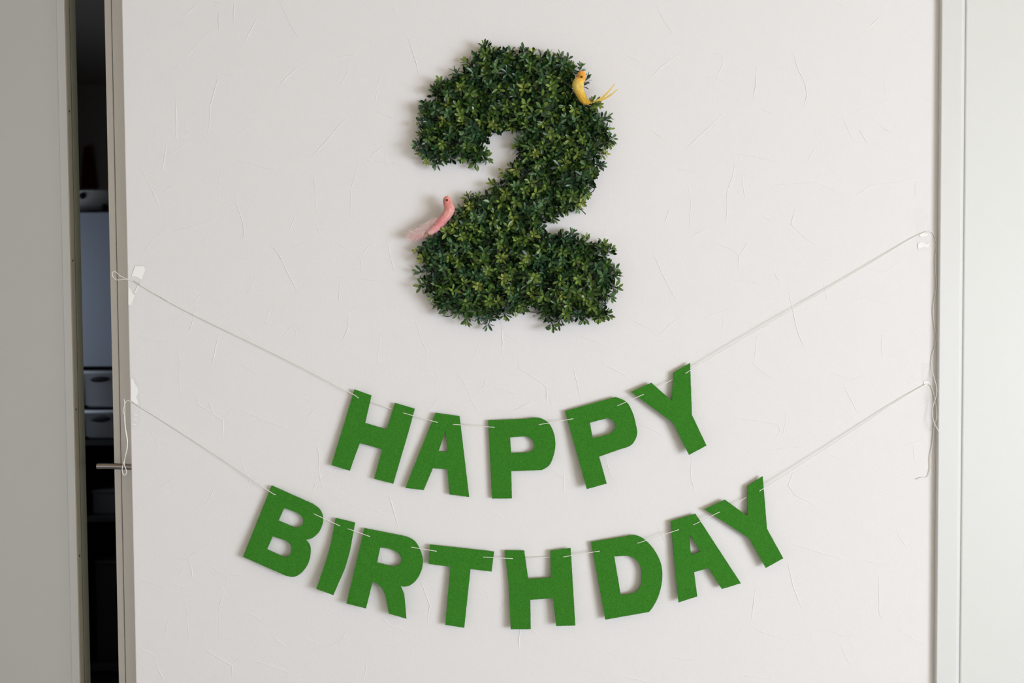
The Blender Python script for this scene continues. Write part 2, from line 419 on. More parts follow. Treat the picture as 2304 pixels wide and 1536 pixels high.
def bin_(name, y0, y1, label, rot):
    r = empty(name, (gx(218), YB, gz(y1) + 0.001)); tag(r, label, 'bin', 'storage bins on the cabinet shelf')
    w2 = 0.085; h = gz(y0) - gz(y1) - 0.004
    bm = bmesh.new()
    # open tapered tub with a rim
    prof = [(0.86, 0.0), (1.0, h - 0.012), (1.05, h - 0.012), (1.05, h), (0.97, h), (0.93, 0.006)]
    ring = []
    for sc, z in prof:
        rr = []
        for k in range(24):
            a = 2 * math.pi * k / 24
            cxx = math.copysign(abs(math.cos(a)) ** 0.45, math.cos(a)) * w2 * sc
            cyy = math.copysign(abs(math.sin(a)) ** 0.45, math.sin(a)) * 0.13 * sc
            rr.append(bm.verts.new((cxx, cyy, z)))
        ring.append(rr)
    for i in range(len(ring) - 1):
        for k in range(24):
            bm.faces.new((ring[i][k], ring[i][(k + 1) % 24], ring[i + 1][(k + 1) % 24], ring[i + 1][k]))
    bm.faces.new(ring[0][::-1]); bm.faces.new(ring[-1])
    me = bpy.data.meshes.new('tub'); bm.to_mesh(me); bm.free()
    t = link('tub', me, M_bin, r, True)
    bm = bmesh.new()
    bmesh.ops.create_uvsphere(bm, u_segments=16, v_segments=8, radius=1)
    for v in bm.verts: v.co = Vector((v.co.x * 0.034, v.co.y * 0.004, v.co.z * 0.010))
    me = bpy.data.meshes.new('handle_slot'); bm.to_mesh(me); bm.free()
    s = link('handle_slot', me, M_hole, r, True); s.location = (0.0, -0.131, h - 0.032); s.rotation_euler = (0, -0.06, 0)
    r.rotation_euler = (0, rot, 0.0)
    r.location.y = YB + 0.15
    return r
bin_('storage_bin', 922, 989, 'grey storage bin with dark handle slot, lower of the two', 0.0)
bin_('storage_bin', 832, 918, 'grey storage bin with dark handle slot, stacked on the other bin', 0.0)

# things on top of the cabinet and below
ew = empty('enamel_tub', (gx(215), YB, gz(477))); tag(ew, 'dim white enamel tub on top of the tall cabinet', 'tub')
bm = bmesh.new()
prof = [(0.75, 0.0), (0.95, 0.03), (1.0, 0.072), (1.04, 0.076), (1.04, 0.080), (0.96, 0.080), (0.9, 0.01)]
ring = []
for sc, z in prof:
    ring.append([bm.verts.new((math.cos(2 * math.pi * k / 32) * 0.14 * sc, math.sin(2 * math.pi * k / 32) * 0.14 * sc, z)) for k in range(32)])
for i in range(len(ring) - 1):
    for k in range(32):
        bm.faces.new((ring[i][k], ring[i][(k + 1) % 32], ring[i + 1][(k + 1) % 32], ring[i + 1][k]))
bm.faces.new(ring[0][::-1]); bm.faces.new(ring[-1])
me = bpy.data.meshes.new('bowl'); bm.to_mesh(me); bm.free()
b = link('bowl', me, M_dim, ew, True); b.location = (0, 0.16, 0)
for px, py in ((186, 441), (236, 466)):
    bm = bmesh.new(); bmesh.ops.create_uvsphere(bm, u_segments=14, v_segments=8, radius=0.011)
    me = bpy.data.meshes.new('knob'); bm.to_mesh(me); bm.free()
    k = link('knob', me, M_hole, ew, True); q = at(px, py, YB + 0.03)
    k.location = (q.x - ew.location.x, 0.025, q.z - ew.location.z)
def carton(name, px0, px1, py0, py1, y, dep, m, label):
    r = empty(name, (X((px0 + px1) / 2, y), y, gz(py1) + 0.001)); tag(r, label, 'box')
    w_ = X(px1, y) - X(px0, y); h_ = Z(py0, y, 215) - gz(py1) - 0.001
    b = box('carton', -w_ / 2, w_ / 2, 0, dep, 0, h_ - .012, m, bevel=.003); b.parent = r
    l_ = box('lid', -w_ / 2 - .003, w_ / 2 + .003, -.003, dep + .003, h_ - .012, h_, m, bevel=.003); l_.parent = r
    return r
carton('storage_box', 200, 290, 1102, 1164, YB + .06, .2, M_box, 'charcoal lidded box on the shelf below the bins')
carton('storage_box', 203, 300, 1262, 1500, YB + .05, .25, M_box2, 'tall graphite lidded box on the lowest shelf behind the gap')
# maroon cloth hanging on the back wall
bm = bmesh.new()
c0 = at(178, 330, BY - .04); c1 = at(214, 425, BY - .04)
NX, NZ = 14, 14
g = [[None] * (NX + 1) for _ in range(NZ + 1)]
for j in range(NZ + 1):
    for i in range(NX + 1):
        u, v = i / NX, j / NZ
        g[j][i] = bm.verts.new((c0.x + (c1.x - c0.x) * (0.5 + (u - .5) * (0.5 + .5 * v)), BY - .035 + .015 * math.sin(u * 14) * (0.3 + v), c0.z + (c1.z - c0.z) * v))
for j in range(NZ):
    for i in range(NX):
        bm.faces.new((g[j][i], g[j][i + 1], g[j + 1][i + 1], g[j + 1][i]))
me = bpy.data.meshes.new('hanging_cloth'); bm.to_mesh(me); bm.free()
hc = link('hanging_cloth', me, M_maroon, None, True); hc.modifiers.new('thickness', 'SOLIDIFY').thickness = 0.004
tag(hc, 'maroon cloth hanging in the dark back room', 'cloth')

# ------------------------------------------------------------------ felt letters
M_felt = mat('green_felt', (0.03, 0.22, 0.02), 0.95, 0.1)
add_noise_color(M_felt, (0.020, 0.155, 0.011), (0.058, 0.250, 0.026), 480, 6, 0.28, 0.72)
add_noise_bump(M_felt, [(900, 1.0), (300, 0.6)], 0.55, 0.0012)
bsdf(M_felt).inputs['Sheen Weight'].default_value = 0.10
bsdf(M_felt).inputs['Sheen Roughness'].default_value = 0.6
bsdf(M_felt).inputs['Sheen Tint'].default_value = (0.6, 0.9, 0.4, 1)

Z3 = ((730, 800), 4.654); Z4 = ((1180, 800), 4.654); Z5 = ((530, 1060), 4.152); Z6 = ((940, 1190), 5.486); Z7 = ((1300, 1050), 4.267)
def zp(t, p): return (t[0][0] + p[0] / t[1], t[0][1] + p[1] / t[1])

LET = [
 ('H', Z3, [(315,352),(493,415),(428,702),(652,770),(738,493),(946,555),(880,800),(722,1338),(522,1285),(605,978),(372,912),(345,985),(268,1202),(76,1140)], [],
  'green felt letter H that starts the word HAPPY', 0.6, 1.0),
 ('A', Z3, [(1163,597),(1415,632),(1516,1478),(1308,1450),(1290,1190),(1137,1175),(1040,1405),(848,1380)], [[(1268,785),(1290,1005),(1196,998)]],
  'green felt letter A in the word HAPPY', 0.4, 1.0),
 ('P', Z3, [(1715,677),(2094,660),(2259,652),(2349,705),(2399,800),(2419,925),(2394,1060),(2349,1150),(2274,1195),(1956,1208),(1963,1492),(1755,1495)],
  [[(1945,856),(2095,842),(2154,862),(2194,915),(2199,950),(2174,990),(2124,1012),(1955,1018)]], 'green felt letter P next to the A of HAPPY', 0.3, -1.5),
 ('P', Z4, [(425,580),(950,432),(1065,480),(1130,590),(1165,720),(1178,800),(1160,870),(1115,930),(1000,975),(780,1052),(858,1330),(650,1388)],
  [[(685,700),(870,652),(930,685),(952,740),(930,785),(880,820),(715,862)]], 'tilted green felt letter P next to the Y of HAPPY', 3.5, -1.5),
 ('Y', Z4, [(1112,378),(1328,282),(1540,470),(1560,175),(1735,75),(1748,615),(1898,935),(1715,1032),(1560,715),(1520,675)], [],
  'green felt letter Y that ends the word HAPPY', 3.0, 0.0),
 ('B', Z5, [(337,132),(720,300),(790,355),(820,430),(805,520),(760,590),(700,628),(660,635),(700,690),(705,760),(670,880),(610,950),(550,978),(480,968),(76,792)],
  [[(457,340),(565,380),(620,420),(635,460),(620,505),(560,523),(405,457)], [(352,602),(470,640),(520,685),(525,740),(500,785),(465,798),(300,722)]],
  'green felt letter B that starts the word BIRTHDAY', 2.0, 0.0),
 ('I', Z5, [(935,435),(1118,478),(1075,730),(1020,920),(925,1142),(765,1085),(850,830),(900,640)], [], 'narrow green felt letter I in the word BIRTHDAY', 5.0, -1.0),
 ('R', Z5, [(1203,530),(1600,608),(1670,645),(1725,730),(1752,830),(1735,930),(1690,1010),(1625,1060),(1545,1065),(1580,1140),(1602,1362),(1438,1315),(1405,1150),(1360,1070),(1285,1022),(1225,1268),(1042,1222),(1130,850)],
  [[(1352,710),(1450,725),(1520,760),(1550,815),(1535,865),(1480,885),(1325,847)]], 'green felt letter R in the word BIRTHDAY', 3.5, 0.0),
 ('T', Z6, [(150,188),(942,278),(912,522),(652,490),(575,1208),(340,1170),(402,460),(135,425)], [], 'green felt letter T in the word BIRTHDAY', 1.5, 1.0),
 ('H', Z6, [(1070,265),(1315,265),(1363,612),(1642,592),(1635,265),(1887,230),(1943,1172),(1708,1182),(1668,842),(1390,866),(1395,1222),(1148,1224),(1120,650)], [],
  'green felt letter H in the middle of BIRTHDAY', 2.5, -1.5),
 ('D', Z7, [(127,722),(540,652),(600,670),(690,740),(750,820),(795,920),(810,1020),(795,1150),(745,1290),(680,1383),(262,1458)],
  [[(350,858),(480,850),(560,890),(605,970),(612,1060),(600,1140),(540,1205),(412,1228)]], 'green felt letter D in the word BIRTHDAY', 2.0, -1.0),
 ('A', Z7, [(890,520),(1130,450),(1180,525),(1560,1110),(1378,1165),(1250,965),(1113,1005),(1142,1235),(962,1293)], [[(1065,635),(1178,808),(1085,840)]],
  'tilted green felt letter A in the word BIRTHDAY', 2.0, 0.0),
 ('Y', Z7, [(1213,405),(1412,313),(1625,468),(1625,185),(1775,90),(1812,590),(1965,870),(1797,962),(1640,680)], [], 'green felt letter Y that ends the word BIRTHDAY', 2.0, 0.0),
]
PLANES = []
YL = -0.0100            # middle of a letter's thickness
TH = 0.0028
dg = bpy.context.evaluated_depsgraph_get()
rl = random.Random(5)
for idx, (ch, t, outer, holes, label, tilt, yaw) in enumerate(LET):
    pxs = [zp(t, p) for p in outer]
    x0 = min(p[0] for p in pxs); x1_ = max(p[0] for p in pxs); y0 = min(p[1] for p in pxs); y1_ = max(p[1] for p in pxs)
    org = at((x0 + x1_) / 2, y0 + 12, YL)
    cu = bpy.data.curves.new('tmp', 'CURVE'); cu.dimensions = '2D'; cu.fill_mode = 'BOTH'; cu.extrude = TH / 2; cu.bevel_depth = 0.0
    for loop in [outer] + holes:
        L = [at(*zp(t, p), YL) - org for p in loop]
        n_ = len(L)
        tang = []                       # cut curves stay smooth, corners stay sharp
        for i in range(n_):
            u = L[i] - L[i - 1]; v_ = L[(i + 1) % n_] - L[i]
            if u.angle(v_) < math.radians(50) and min(u.length, v_.length) < 0.058 and u.length < 0.075 + 1e9 * (v_.length < 0.04):
                tang.append((u.normalized() * v_.length + v_.normalized() * u.length).normalized())
            else: tang.append(None)
        R = []
        for i in range(n_):
            a, b_ = L[i], L[(i + 1) % n_]; d_ = b_ - a; ln_ = d_.length
            ta = (tang[i] * ln_) if tang[i] is not None else None
            tb = (tang[(i + 1) % n_] * ln_) if tang[(i + 1) % n_] is not None else None
            if ln_ > 0.058: ta = tb = None          # long cuts are straight
            elif ta is None and tb is None: pass
            elif (ta is None or tb is None) and ln_ > 0.024: ta = tb = None
            elif ta is None: ta = d_ * 2 - tb; ta = ta.normalized() * ln_
            elif tb is None: tb = d_ * 2 - ta; tb = tb.normalized() * ln_
            n = max(1, int(ln_ / 0.0045))
            for k in range(n):
                h = k / n
                if ta is None: q = a.lerp(b_, h)
                else: q = a * (2*h**3 - 3*h**2 + 1) + ta * (h**3 - 2*h**2 + h) + b_ * (-2*h**3 + 3*h**2) + tb * (h**3 - h**2)
                j = 0.0 if k == 0 else 0.00018
                R.append((q.x + rl.uniform(-j, j), q.z + rl.uniform(-j, j)))
        sp = cu.splines.new('POLY'); sp.points.add(len(R) - 1); sp.use_cyclic_u = True
        for i, (a, b_) in enumerate(R): sp.points[i].co = (a, b_, 0, 1)
    tmp = bpy.data.objects.new('tmp', cu); COL.objects.link(tmp)
    dg.update()
    me = bpy.data.meshes.new_from_object(tmp.evaluated_get(bpy.context.evaluated_depsgraph_get()))
    bpy.data.objects.remove(tmp); bpy.data.curves.remove(cu)
    me.name = 'felt_letter'
    bm = bmesh.new(); bm.from_mesh(me)
    for v in bm.verts: v.co = Vector((v.co.x, -v.co.z, v.co.y))
    bmesh.ops.remove_doubles(bm, verts=bm.verts[:], dist=1e-6)
    bmesh.ops.recalc_face_normals(bm, faces=bm.faces[:]); bm.to_mesh(me); bm.free()
    me.materials.clear()
    o = link('felt_letter', me, M_felt)
    o.location = org
    o.rotation_euler = (math.radians(-tilt), 0, math.radians(yaw))
    PLANES.append((org, math.sin(math.radians(tilt)), math.sin(math.radians(yaw))))
    tag(o, label, 'letter', 'felt letters of the word HAPPY' if idx < 5 else 'felt letters of the word BIRTHDAY')

# ------------------------------------------------------------------ strings and tape
M_string = mat('white_cotton_string', (0.86, 0.84, 0.80), 0.8, 0.2)
yF0, yB0 = YL - TH / 2 - 0.0010, YL + TH / 2 + 0.0012
yF = yF0
def sp_(pts, sub=4): return smooth_path([at(x, y, Y) for x, y, Y in pts], sub)

up1 = [(300, 632, -0.0022), (420, 700, -0.005), (640, 806, -0.010), (782, 880, yF)]
def stitched(seq, first):
    """seq of (zoom, (x,y), 'in'|'out') along the letters"""
    out = []
    for i, (t, p, k) in enumerate(seq):
        x, y = zp(t, p)
        org, st, sy = PLANES[first + i // 2]
        q = at(x, y, YL) - org
        off = q.z * st + q.x * sy
        yF, yB = yF0 + off, yB0 + off
        if k == 'in': out += [(x, y, yF), (x + 1.5, y, (yF + yB) / 2), (x + 3, y, yB)]
        else: out += [(x - 3, y, yB), (x - 1.5, y, (yF + yB) / 2), (x, y, yF)]
    return out
s1 = stitched([(Z3, (347,438), 'in'), (Z3, (848,605), 'out'), (Z3, (1160,692), 'in'), (Z3, (1372,720), 'out'), (Z3, (1755,747), 'in'), (Z4, (172,718), 'out'),
               (Z4, (488,663), 'in'), (Z4, (988,517), 'out'), (Z4, (1228,412), 'in'), (Z4, (1705,175), 'out')], 0)
end1 = [(1556, 831, yF), (1700, 745, -0.011), (1900, 628, -0.007), (2040, 543, -0.004), (2068, 528, -0.0022)]
tail1 = [(2085, 521, -0.0022), (2099, 524, -0.0022), (2105, 540, -0.0025), (2109, 557, -0.003), (2105, 572, -0.003), (2104, 600, -0.003), (2107, 640, -0.003), (2100, 690, -0.003),
         (2102, 730, -0.003), (2107, 760, -0.003), (2098, 800, -0.003), (2097, 830, -0.004), (2108, 878, -0.016), (2098, 920, -0.010), (2101, 948, -0.016), (2113, 972, -0.0158)]
loop1 = [(312, 640, -0.0022), (298, 631, -0.002), (284, 626.5, -0.002), (270, 620, -0.002), (259, 611, -0.002), (253, 613, -0.002), (254, 622, -0.002), (262, 629, -0.002), (275, 628.5, -0.002), (286, 628, -0.002), (300, 633, -0.0022)]
r_s = 0.0008
g1 = empty('garland_string', at(300, 632, 0)); tag(g1, 'white string carrying the letters of HAPPY', 'string', 'garland strings taped to the wall')
paths = sp_(up1 + s1 + end1 + tail1, 4)
part(link('strand', tube_mesh('strand', [paths], r_s, 6), M_string), g1)
part(link('end_loop', tube_mesh('end_loop', [sp_(loop1, 5)], 0.0008, 6), M_string), g1)
# doubled strand from the knot
part(link('doubled_strand', tube_mesh('doubled_strand', [sp_([(312, 637, -0.0022), (340, 656, -0.0034), (366, 669, -0.0042), (378, 677, -0.0042)], 4)], 0.0008, 6), M_string), g1)
kb = bmesh.new(); bmesh.ops.create_icosphere(kb, subdivisions=2, radius=0.0019)
me = bpy.data.meshes.new('knot'); kb.to_mesh(me); kb.free()
k = link('knot', me, M_string, None, True); k.location = at(377, 676.5, -0.0042); part(k, g1)

up2 = [(297, 904, -0.0022), (380, 955, -0.005), (520, 1045, -0.010), (606, 1105, yF)]
s2 = stitched([(Z5, (367,215), 'in'), (Z5, (745,403), 'out'), (Z5, (960,503), 'in'), (Z5, (1062,540), 'out'), (Z5, (1242,604), 'in'), (Z5, (1655,710), 'out'), (Z5, (1863,744), 'in'),
               (Z6, (830,345), 'out'), (Z6, (1150,363), 'in'), (Z6, (1822,338), 'out'), (Z6, (2215,275), 'in'), (Z7, (597,725), 'out'), (Z7, (945,610), 'in'), (Z7, (1122,550), 'out'),
               (Z7, (1345,440), 'in'), (Z7, (1752,225), 'out')], 5)
end2 = [(1722, 1096, yF), (1860, 1008, -0.010), (2000, 915, -0.006), (2072, 870, -0.0022), (2088, 864, -0.0022)]
tail2 = [(2097, 872, -0.0025), (2104, 900, -0.0045), (2108, 935, -0.0105), (2102, 960, -0.004), (2098, 1000, -0.003), (2093, 1030, -0.003), (2093.5, 1054, -0.003), (2087, 1073, -0.003), (2073, 1074, -0.003), (2062, 1078, -0.003)]
loop2 = [(297, 904, -0.0022), (289, 901, -0.002), (283, 904, -0.002), (279, 915, -0.002), (277, 926, -0.002), (281, 937, -0.002), (281.5, 950, -0.002), (283, 966, -0.002), (287, 990, -0.002), (286, 1003, -0.002), (281, 1030, -0.002), (276, 1048, -0.002),
         (275, 1060, -0.002), (280, 1069, -0.002), (285, 1062, -0.002), (282, 1052, -0.002), (279.5, 1043, -0.002), (281, 1030, -0.0022), (287, 1003, -0.0024), (284, 978, -0.0024), (281, 955, -0.0024), (280, 937, -0.0024), (281, 918, -0.0024), (279, 897, -0.0024)]
g2 = empty('garland_string', at(297, 904, 0)); tag(g2, 'white string carrying the letters of BIRTHDAY', 'string', 'garland strings taped to the wall')
part(link('strand', tube_mesh('strand', [sp_(up2 + s2 + end2 + tail2, 4)], r_s, 6), M_string), g2)
part(link('end_loop', tube_mesh('end_loop', [sp_(loop2, 5)], 0.0008, 6), M_string), g2)

def tape_mat(name, col, alpha, rough):
    m = mat(name, col, rough, 0.5)
    bsdf(m).inputs['Alpha'].default_value = alpha
    return m
M_tape = tape_mat('clear_tape_film', (0.92, 0.91, 0.87), 0.05, 0.25)
M_frost = tape_mat('frosted_tape_film', (0.95, 0.95, 0.945), 1.0, 0.3)
M_haze = tape_mat('hazy_tape_film', (0.835, 0.815, 0.80), 1.0, 0.35)
def film(name, poly, m, Y=-0.0006, thick=0.00015, wav=0.0):
    bm = bmesh.new()
    f0 = [bm.verts.new(at(x, y, Y - wav * (i % 2))) for i, (x, y) in enumerate(poly)]
    f = bm.faces.new(f0)
    r = bmesh.ops.extrude_face_region(bm, geom=[f])
    for v in [g for g in r['geom'] if isinstance(g, bmesh.types.BMVert)]: v.co.y += thick
    bmesh.ops.recalc_face_normals(bm, faces=bm.faces[:])
    me = bpy.data.meshes.new(name); bm.to_mesh(me); bm.free()
    return link(name, me, m)
def tape(poly, label, patches, pm):
    cx_ = sum(p[0] for p in poly) / len(poly); cy_ = sum(p[1] for p in poly) / len(poly)
    r = empty('tape_strip', at(cx_, cy_, 0)); tag(r, label, 'tape', 'clear tape pieces holding the strings')
    part(film('film', poly, M_tape, -0.0009, 0.00012), r)
    for p in patches: part(film('frosted_patch', p, pm, -0.0012, 0.00012), r)
tape([(304,595),(322,595),(327,604),(313,645),(303,665),(294,689),(288.5,686),(292,640)], 'clear tape with white unstuck patches below the upper string loop',
     [[(304,598),(314,599),(322,598),(325,602),(327,606),(318,629),(314,627),(310,624),(296,620)], [(288.8,645),(295,651),(297,659),(303,664),(294,688),(288.8,685),(288.8,665)], [(310,642),(313,644),(305,660),(302,659)]], M_frost)
tape([(294.5,846),(304,848),(312,870),(316,900),(316,962),(296,966)], 'wrinkled clear tape where the BIRTHDAY string meets the wall corner',
     [[(294,850),(300,853),(303,862),(311,874),(311,884),(306,892),(313,911),(303,907),(294.5,900)], [(296,928),(306,932),(311,934),(305,935)], [(297,941),(305,942),(312,946),(303,945)], [(297,953),(303,953),(309,957),(300,956)]], M_frost)
tape([(2058,468),(2082,468),(2093,520),(2095,562),(2064,564),(2060,520)], 'wrinkled clear tape holding the HAPPY string by the casing',
     [[(2066,527),(2078,524),(2088,526),(2088,530),(2072,533)], [(2065,548),(2072,544),(2084,549),(2092,546),(2090,557),(2078,555),(2066,560)]], M_haze)
tape([(2072,816),(2094,816),(2096,900),(2080,908),(2074,870)], 'wrinkled clear tape holding the BIRTHDAY string by the casing',
     [[(2078,858),(2086,856),(2092,858),(2092,864),(2080,868)]], M_haze)

# ------------------------------------------------------------------ foliage number 2
OUT = [(1085,98),(1110,104),(1150,114),(1200,116),(1235,122),(1270,128),(1290,142),(1298,165),(1305,205),(1325,222),(1345,245),(1362,275),(1372,300),(1370,328),(1356,342),(1352,380),(1340,410),(1330,432),(1318,448),
       (1308,470),(1288,472),(1262,483),(1245,498),(1228,506),(1224,518),(1250,528),(1280,522),(1310,538),(1345,548),(1372,545),(1378,560),(1370,582),(1375,602),(1388,620),(1388,650),(1378,672),(1366,692),(1366,712),
       (1345,722),(1310,716),(1280,722),(1255,712),(1240,718),(1220,708),(1195,698),(1150,705),(1130,710),(1100,722),(1080,714),(1050,714),(1030,706),(1000,704),(978,692),(976,670),(948,645),(950,610),(945,580),(942,562),
       (964,534),(990,514),(1012,492),(1032,472),(1052,446),(1080,444),(1100,434),(1114,408),(1142,384),(1162,348),(1160,328),(1172,310),(1165,298),(1145,292),(1120,298),(1108,304),(1096,322),(1098,345),(1096,362),(1070,370),
       (1050,362),(1020,362),(985,372),(968,362),(950,348),(940,330),(940,310),(948,280),(944,255),(950,234),(972,226),(972,194),(988,180),(1012,178),(1024,164),(1052,144),(1068,128)]
def inside(x, y):
    c = False; n = len(OUT); j = n - 1
    for i in range(n):
        xi, yi = OUT[i]; xj, yj = OUT[j]
        if (yi > y) != (yj > y) and x < (xj - xi) * (y - yi) / (yj - yi) + xi: c = not c
        j = i
    return c
def edge(x, y):
    """distance to the outline and unit direction outwards"""
    best = 1e9; bx_ = by_ = 0
    n = len(OUT)
    for i in range(n):
        ax, ay = OUT[i]; bx, by = OUT[(i + 1) % n]
        dx, dy = bx - ax, by - ay
        t = max(0, min(1, ((x - ax) * dx + (y - ay) * dy) / (dx * dx + dy * dy)))
        qx, qy = ax + t * dx, ay + t * dy
        d = math.hypot(x - qx, y - qy)
        if d < best: best, bx_, by_ = d, qx, qy
    d = max(best, 1e-6)
    return best, (bx_ - x) / d, (by_ - y) / d

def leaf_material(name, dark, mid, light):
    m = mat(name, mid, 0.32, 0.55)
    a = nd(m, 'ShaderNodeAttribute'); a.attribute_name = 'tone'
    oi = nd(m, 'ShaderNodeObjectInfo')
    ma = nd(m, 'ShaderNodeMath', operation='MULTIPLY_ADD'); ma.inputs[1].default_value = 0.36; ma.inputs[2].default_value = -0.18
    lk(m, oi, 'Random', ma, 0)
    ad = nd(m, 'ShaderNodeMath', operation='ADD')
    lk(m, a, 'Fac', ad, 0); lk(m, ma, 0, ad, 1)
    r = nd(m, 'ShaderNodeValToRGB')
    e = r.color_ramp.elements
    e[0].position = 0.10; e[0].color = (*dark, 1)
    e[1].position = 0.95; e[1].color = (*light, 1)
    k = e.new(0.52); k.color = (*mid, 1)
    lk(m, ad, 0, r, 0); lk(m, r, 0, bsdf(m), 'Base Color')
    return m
M_lf = [leaf_material('boxwood_leaf', (0.010, 0.032, 0.008), (0.044, 0.112, 0.018), (0.215, 0.310, 0.060)),
        leaf_material('boxwood_leaf_blue', (0.007, 0.028, 0.012), (0.026, 0.086, 0.030), (0.130, 0.235, 0.085)),
        leaf_material('boxwood_leaf_yellow', (0.034, 0.072, 0.012), (0.125, 0.200, 0.030), (0.340, 0.390, 0.090))]
M_stem = mat('plastic_stem', (0.018, 0.028, 0.012), 0.5, 0.4)

def leaf_geom(length, width, curl, cup):
    """points of one leaf growing along +X, facing +Z; rows of 3"""
    prof = [(0.0, 0.12), (0.20, 0.34), (0.42, 0.80), (0.60, 1.0), (0.79, 0.80), (0.92, 0.40)]
    rows = []
    for u, wv in prof:
        x = u * length; z = curl * length * (u ** 2)
        hw = wv * width / 2
        rows.append([Vector((x, -hw, z + cup * hw)), Vector((x, 0, z)), Vector((x, hw, z + cup * hw))])
    tip_ = Vector((length, 0, curl * length))
    return rows, tip_

def add_leaf(bm, lay, M, length, width, curl, cup, tone, mi=0):
    rows, tp = leaf_geom(length, width, curl, cup)
    vv = []
    for i, row in enumerate(rows):
        r = []
        for c in row:
            v = bm.verts.new(M @ c); v[lay] = tone + 0.10 * (i / 5.0 - 0.4); r.append(v)
        vv.append(r)
    tv = bm.verts.new(M @ tp); tv[lay] = tone + 0.06
    for i in range(len(vv) - 1):
        for k in range(2):
            f = bm.faces.new((vv[i][k], vv[i][k + 1], vv[i + 1][k + 1], vv[i + 1][k])); f.smooth = True; f.material_index = mi
    for k in range(2):
        f = bm.faces.new((vv[-1][k], vv[-1][k + 1], tv)); f.smooth = True; f.material_index = mi

def add_stem(bm, lay, pts, r0, r1, mi):
    prev = None; n = len(pts)
    for i, p in enumerate(pts):
        r = r0 + (r1 - r0) * i / (n - 1)
        ring = []
        for k in range(4):
            v = bm.verts.new(p + Vector((math.cos(k * math.pi / 2) * r, math.sin(k * math.pi / 2) * r, 0))); v[lay] = 0.2; ring.append(v)
        if prev:
            for k in range(4):
                f = bm.faces.new((prev[k], prev[(k + 1) % 4], ring[(k + 1) % 4], ring[k])); f.material_index = mi
        prev = ring

def sprig_layout(rng):
    """leaf placements of one sprig: axis +Z, tip of the stem at the origin"""
    L = []
    a0 = rng.uniform(0, 6.28)
    n = rng.choice([3, 4, 4, 5])
    for k in range(n):          # crown
        L.append((a0 + k * 6.283 / n + rng.uniform(-.35, .35), math.radians(rng.uniform(22, 58)), 0.0, rng.uniform(.011, .0165), rng.uniform(.0046, .0066), rng.uniform(.50, .92)))
    n = rng.choice([4, 5, 6])
    for k in range(n):          # middle tier
        L.append((a0 + .5 + k * 6.283 / n + rng.uniform(-.4, .4), math.radians(rng.uniform(44, 76)), -0.006 - rng.uniform(0, .004), rng.uniform(.015, .0205), rng.uniform(.0056, .0078), rng.uniform(.26, .72)))
    n = rng.choice([3, 4, 5])
    for k in range(n):          # lower tier
        L.append((a0 + 1.1 + k * 6.283 / n + rng.uniform(-.4, .4), math.radians(rng.uniform(52, 86)), -0.014 - rng.uniform(0, .008), rng.uniform(.016, .0205), rng.uniform(.0058, .0078), rng.uniform(.05, .42)))
    return L

def leaf_matrix(l):
    ang, pol, z, ln, wd, tn = l
    # leaf along +X rotated up from the axis by pol, then around the axis; its face looks outwards along the axis
    return Matrix.Translation((0, 0, z)) @ Matrix.Rotation(ang, 4, 'Z') @ Matrix.Rotation(-(math.pi / 2 - pol), 4, 'Y') @ Matrix.Rotation(math.sin(ang * 7.3 + ln * 900) * 0.55, 4, 'X') @ Matrix.Translation((0.0012, 0, 0))

rg = random.Random(21)
NVAR = 18
layouts = [sprig_layout(rg) for _ in range(NVAR)]
def stem_pts(rng, n=4, ln=0.032):
    a, b_ = rng.uniform(-.004, .004), rng.uniform(-.004, .004)
    return [Vector((a * (1 - t) * t * 4, b_ * (1 - t) * t * 4, -ln * (1 - t))) for t in [i / (n - 1) for i in range(n)]]
variant = {}
for vi, lay_ in enumerate(layouts):
    for ci in range(3):
        bm = bmesh.new(); lay = bm.verts.layers.float.new('tone')
        add_stem(bm, lay, stem_pts(rg), 0.0011, 0.0008, 1)
        for l in lay_:
            add_leaf(bm, lay, leaf_matrix(l), l[3], l[4], rg.uniform(-.12, .16), rg.uniform(.15, .5), l[5])
        me = bpy.data.meshes.new('sprig'); bm.to_mesh(me); bm.free()
        me.materials.append(M_lf[ci]); me.materials.append(M_stem)
        variant[(vi, ci)] = me
stem_mesh = []
for _ in range(3):
    bm = bmesh.new(); lay = bm.verts.layers.float.new('tone'); add_stem(bm, lay, stem_pts(rg), 0.0011, 0.0008, 0)
    me = bpy.data.meshes.new('sprig_stem'); bm.to_mesh(me); bm.free(); me.materials.append(M_stem); stem_mesh.append(me)
leaf_meshes = {}
for tn in range(6):
    for ci in range(3):
        bm = bmesh.new(); lay = bm.verts.layers.float.new('tone')
        add_leaf(bm, lay, Matrix(), 1.0, 0.41, rg.uniform(-.1, .16), rg.uniform(.15, .5), 0.2 + 0.13 * tn)
        me = bpy.data.meshes.new('leaf'); bm.to_mesh(me); bm.free(); me.materials.append(M_lf[ci]); leaf_meshes[(tn, ci)] = me

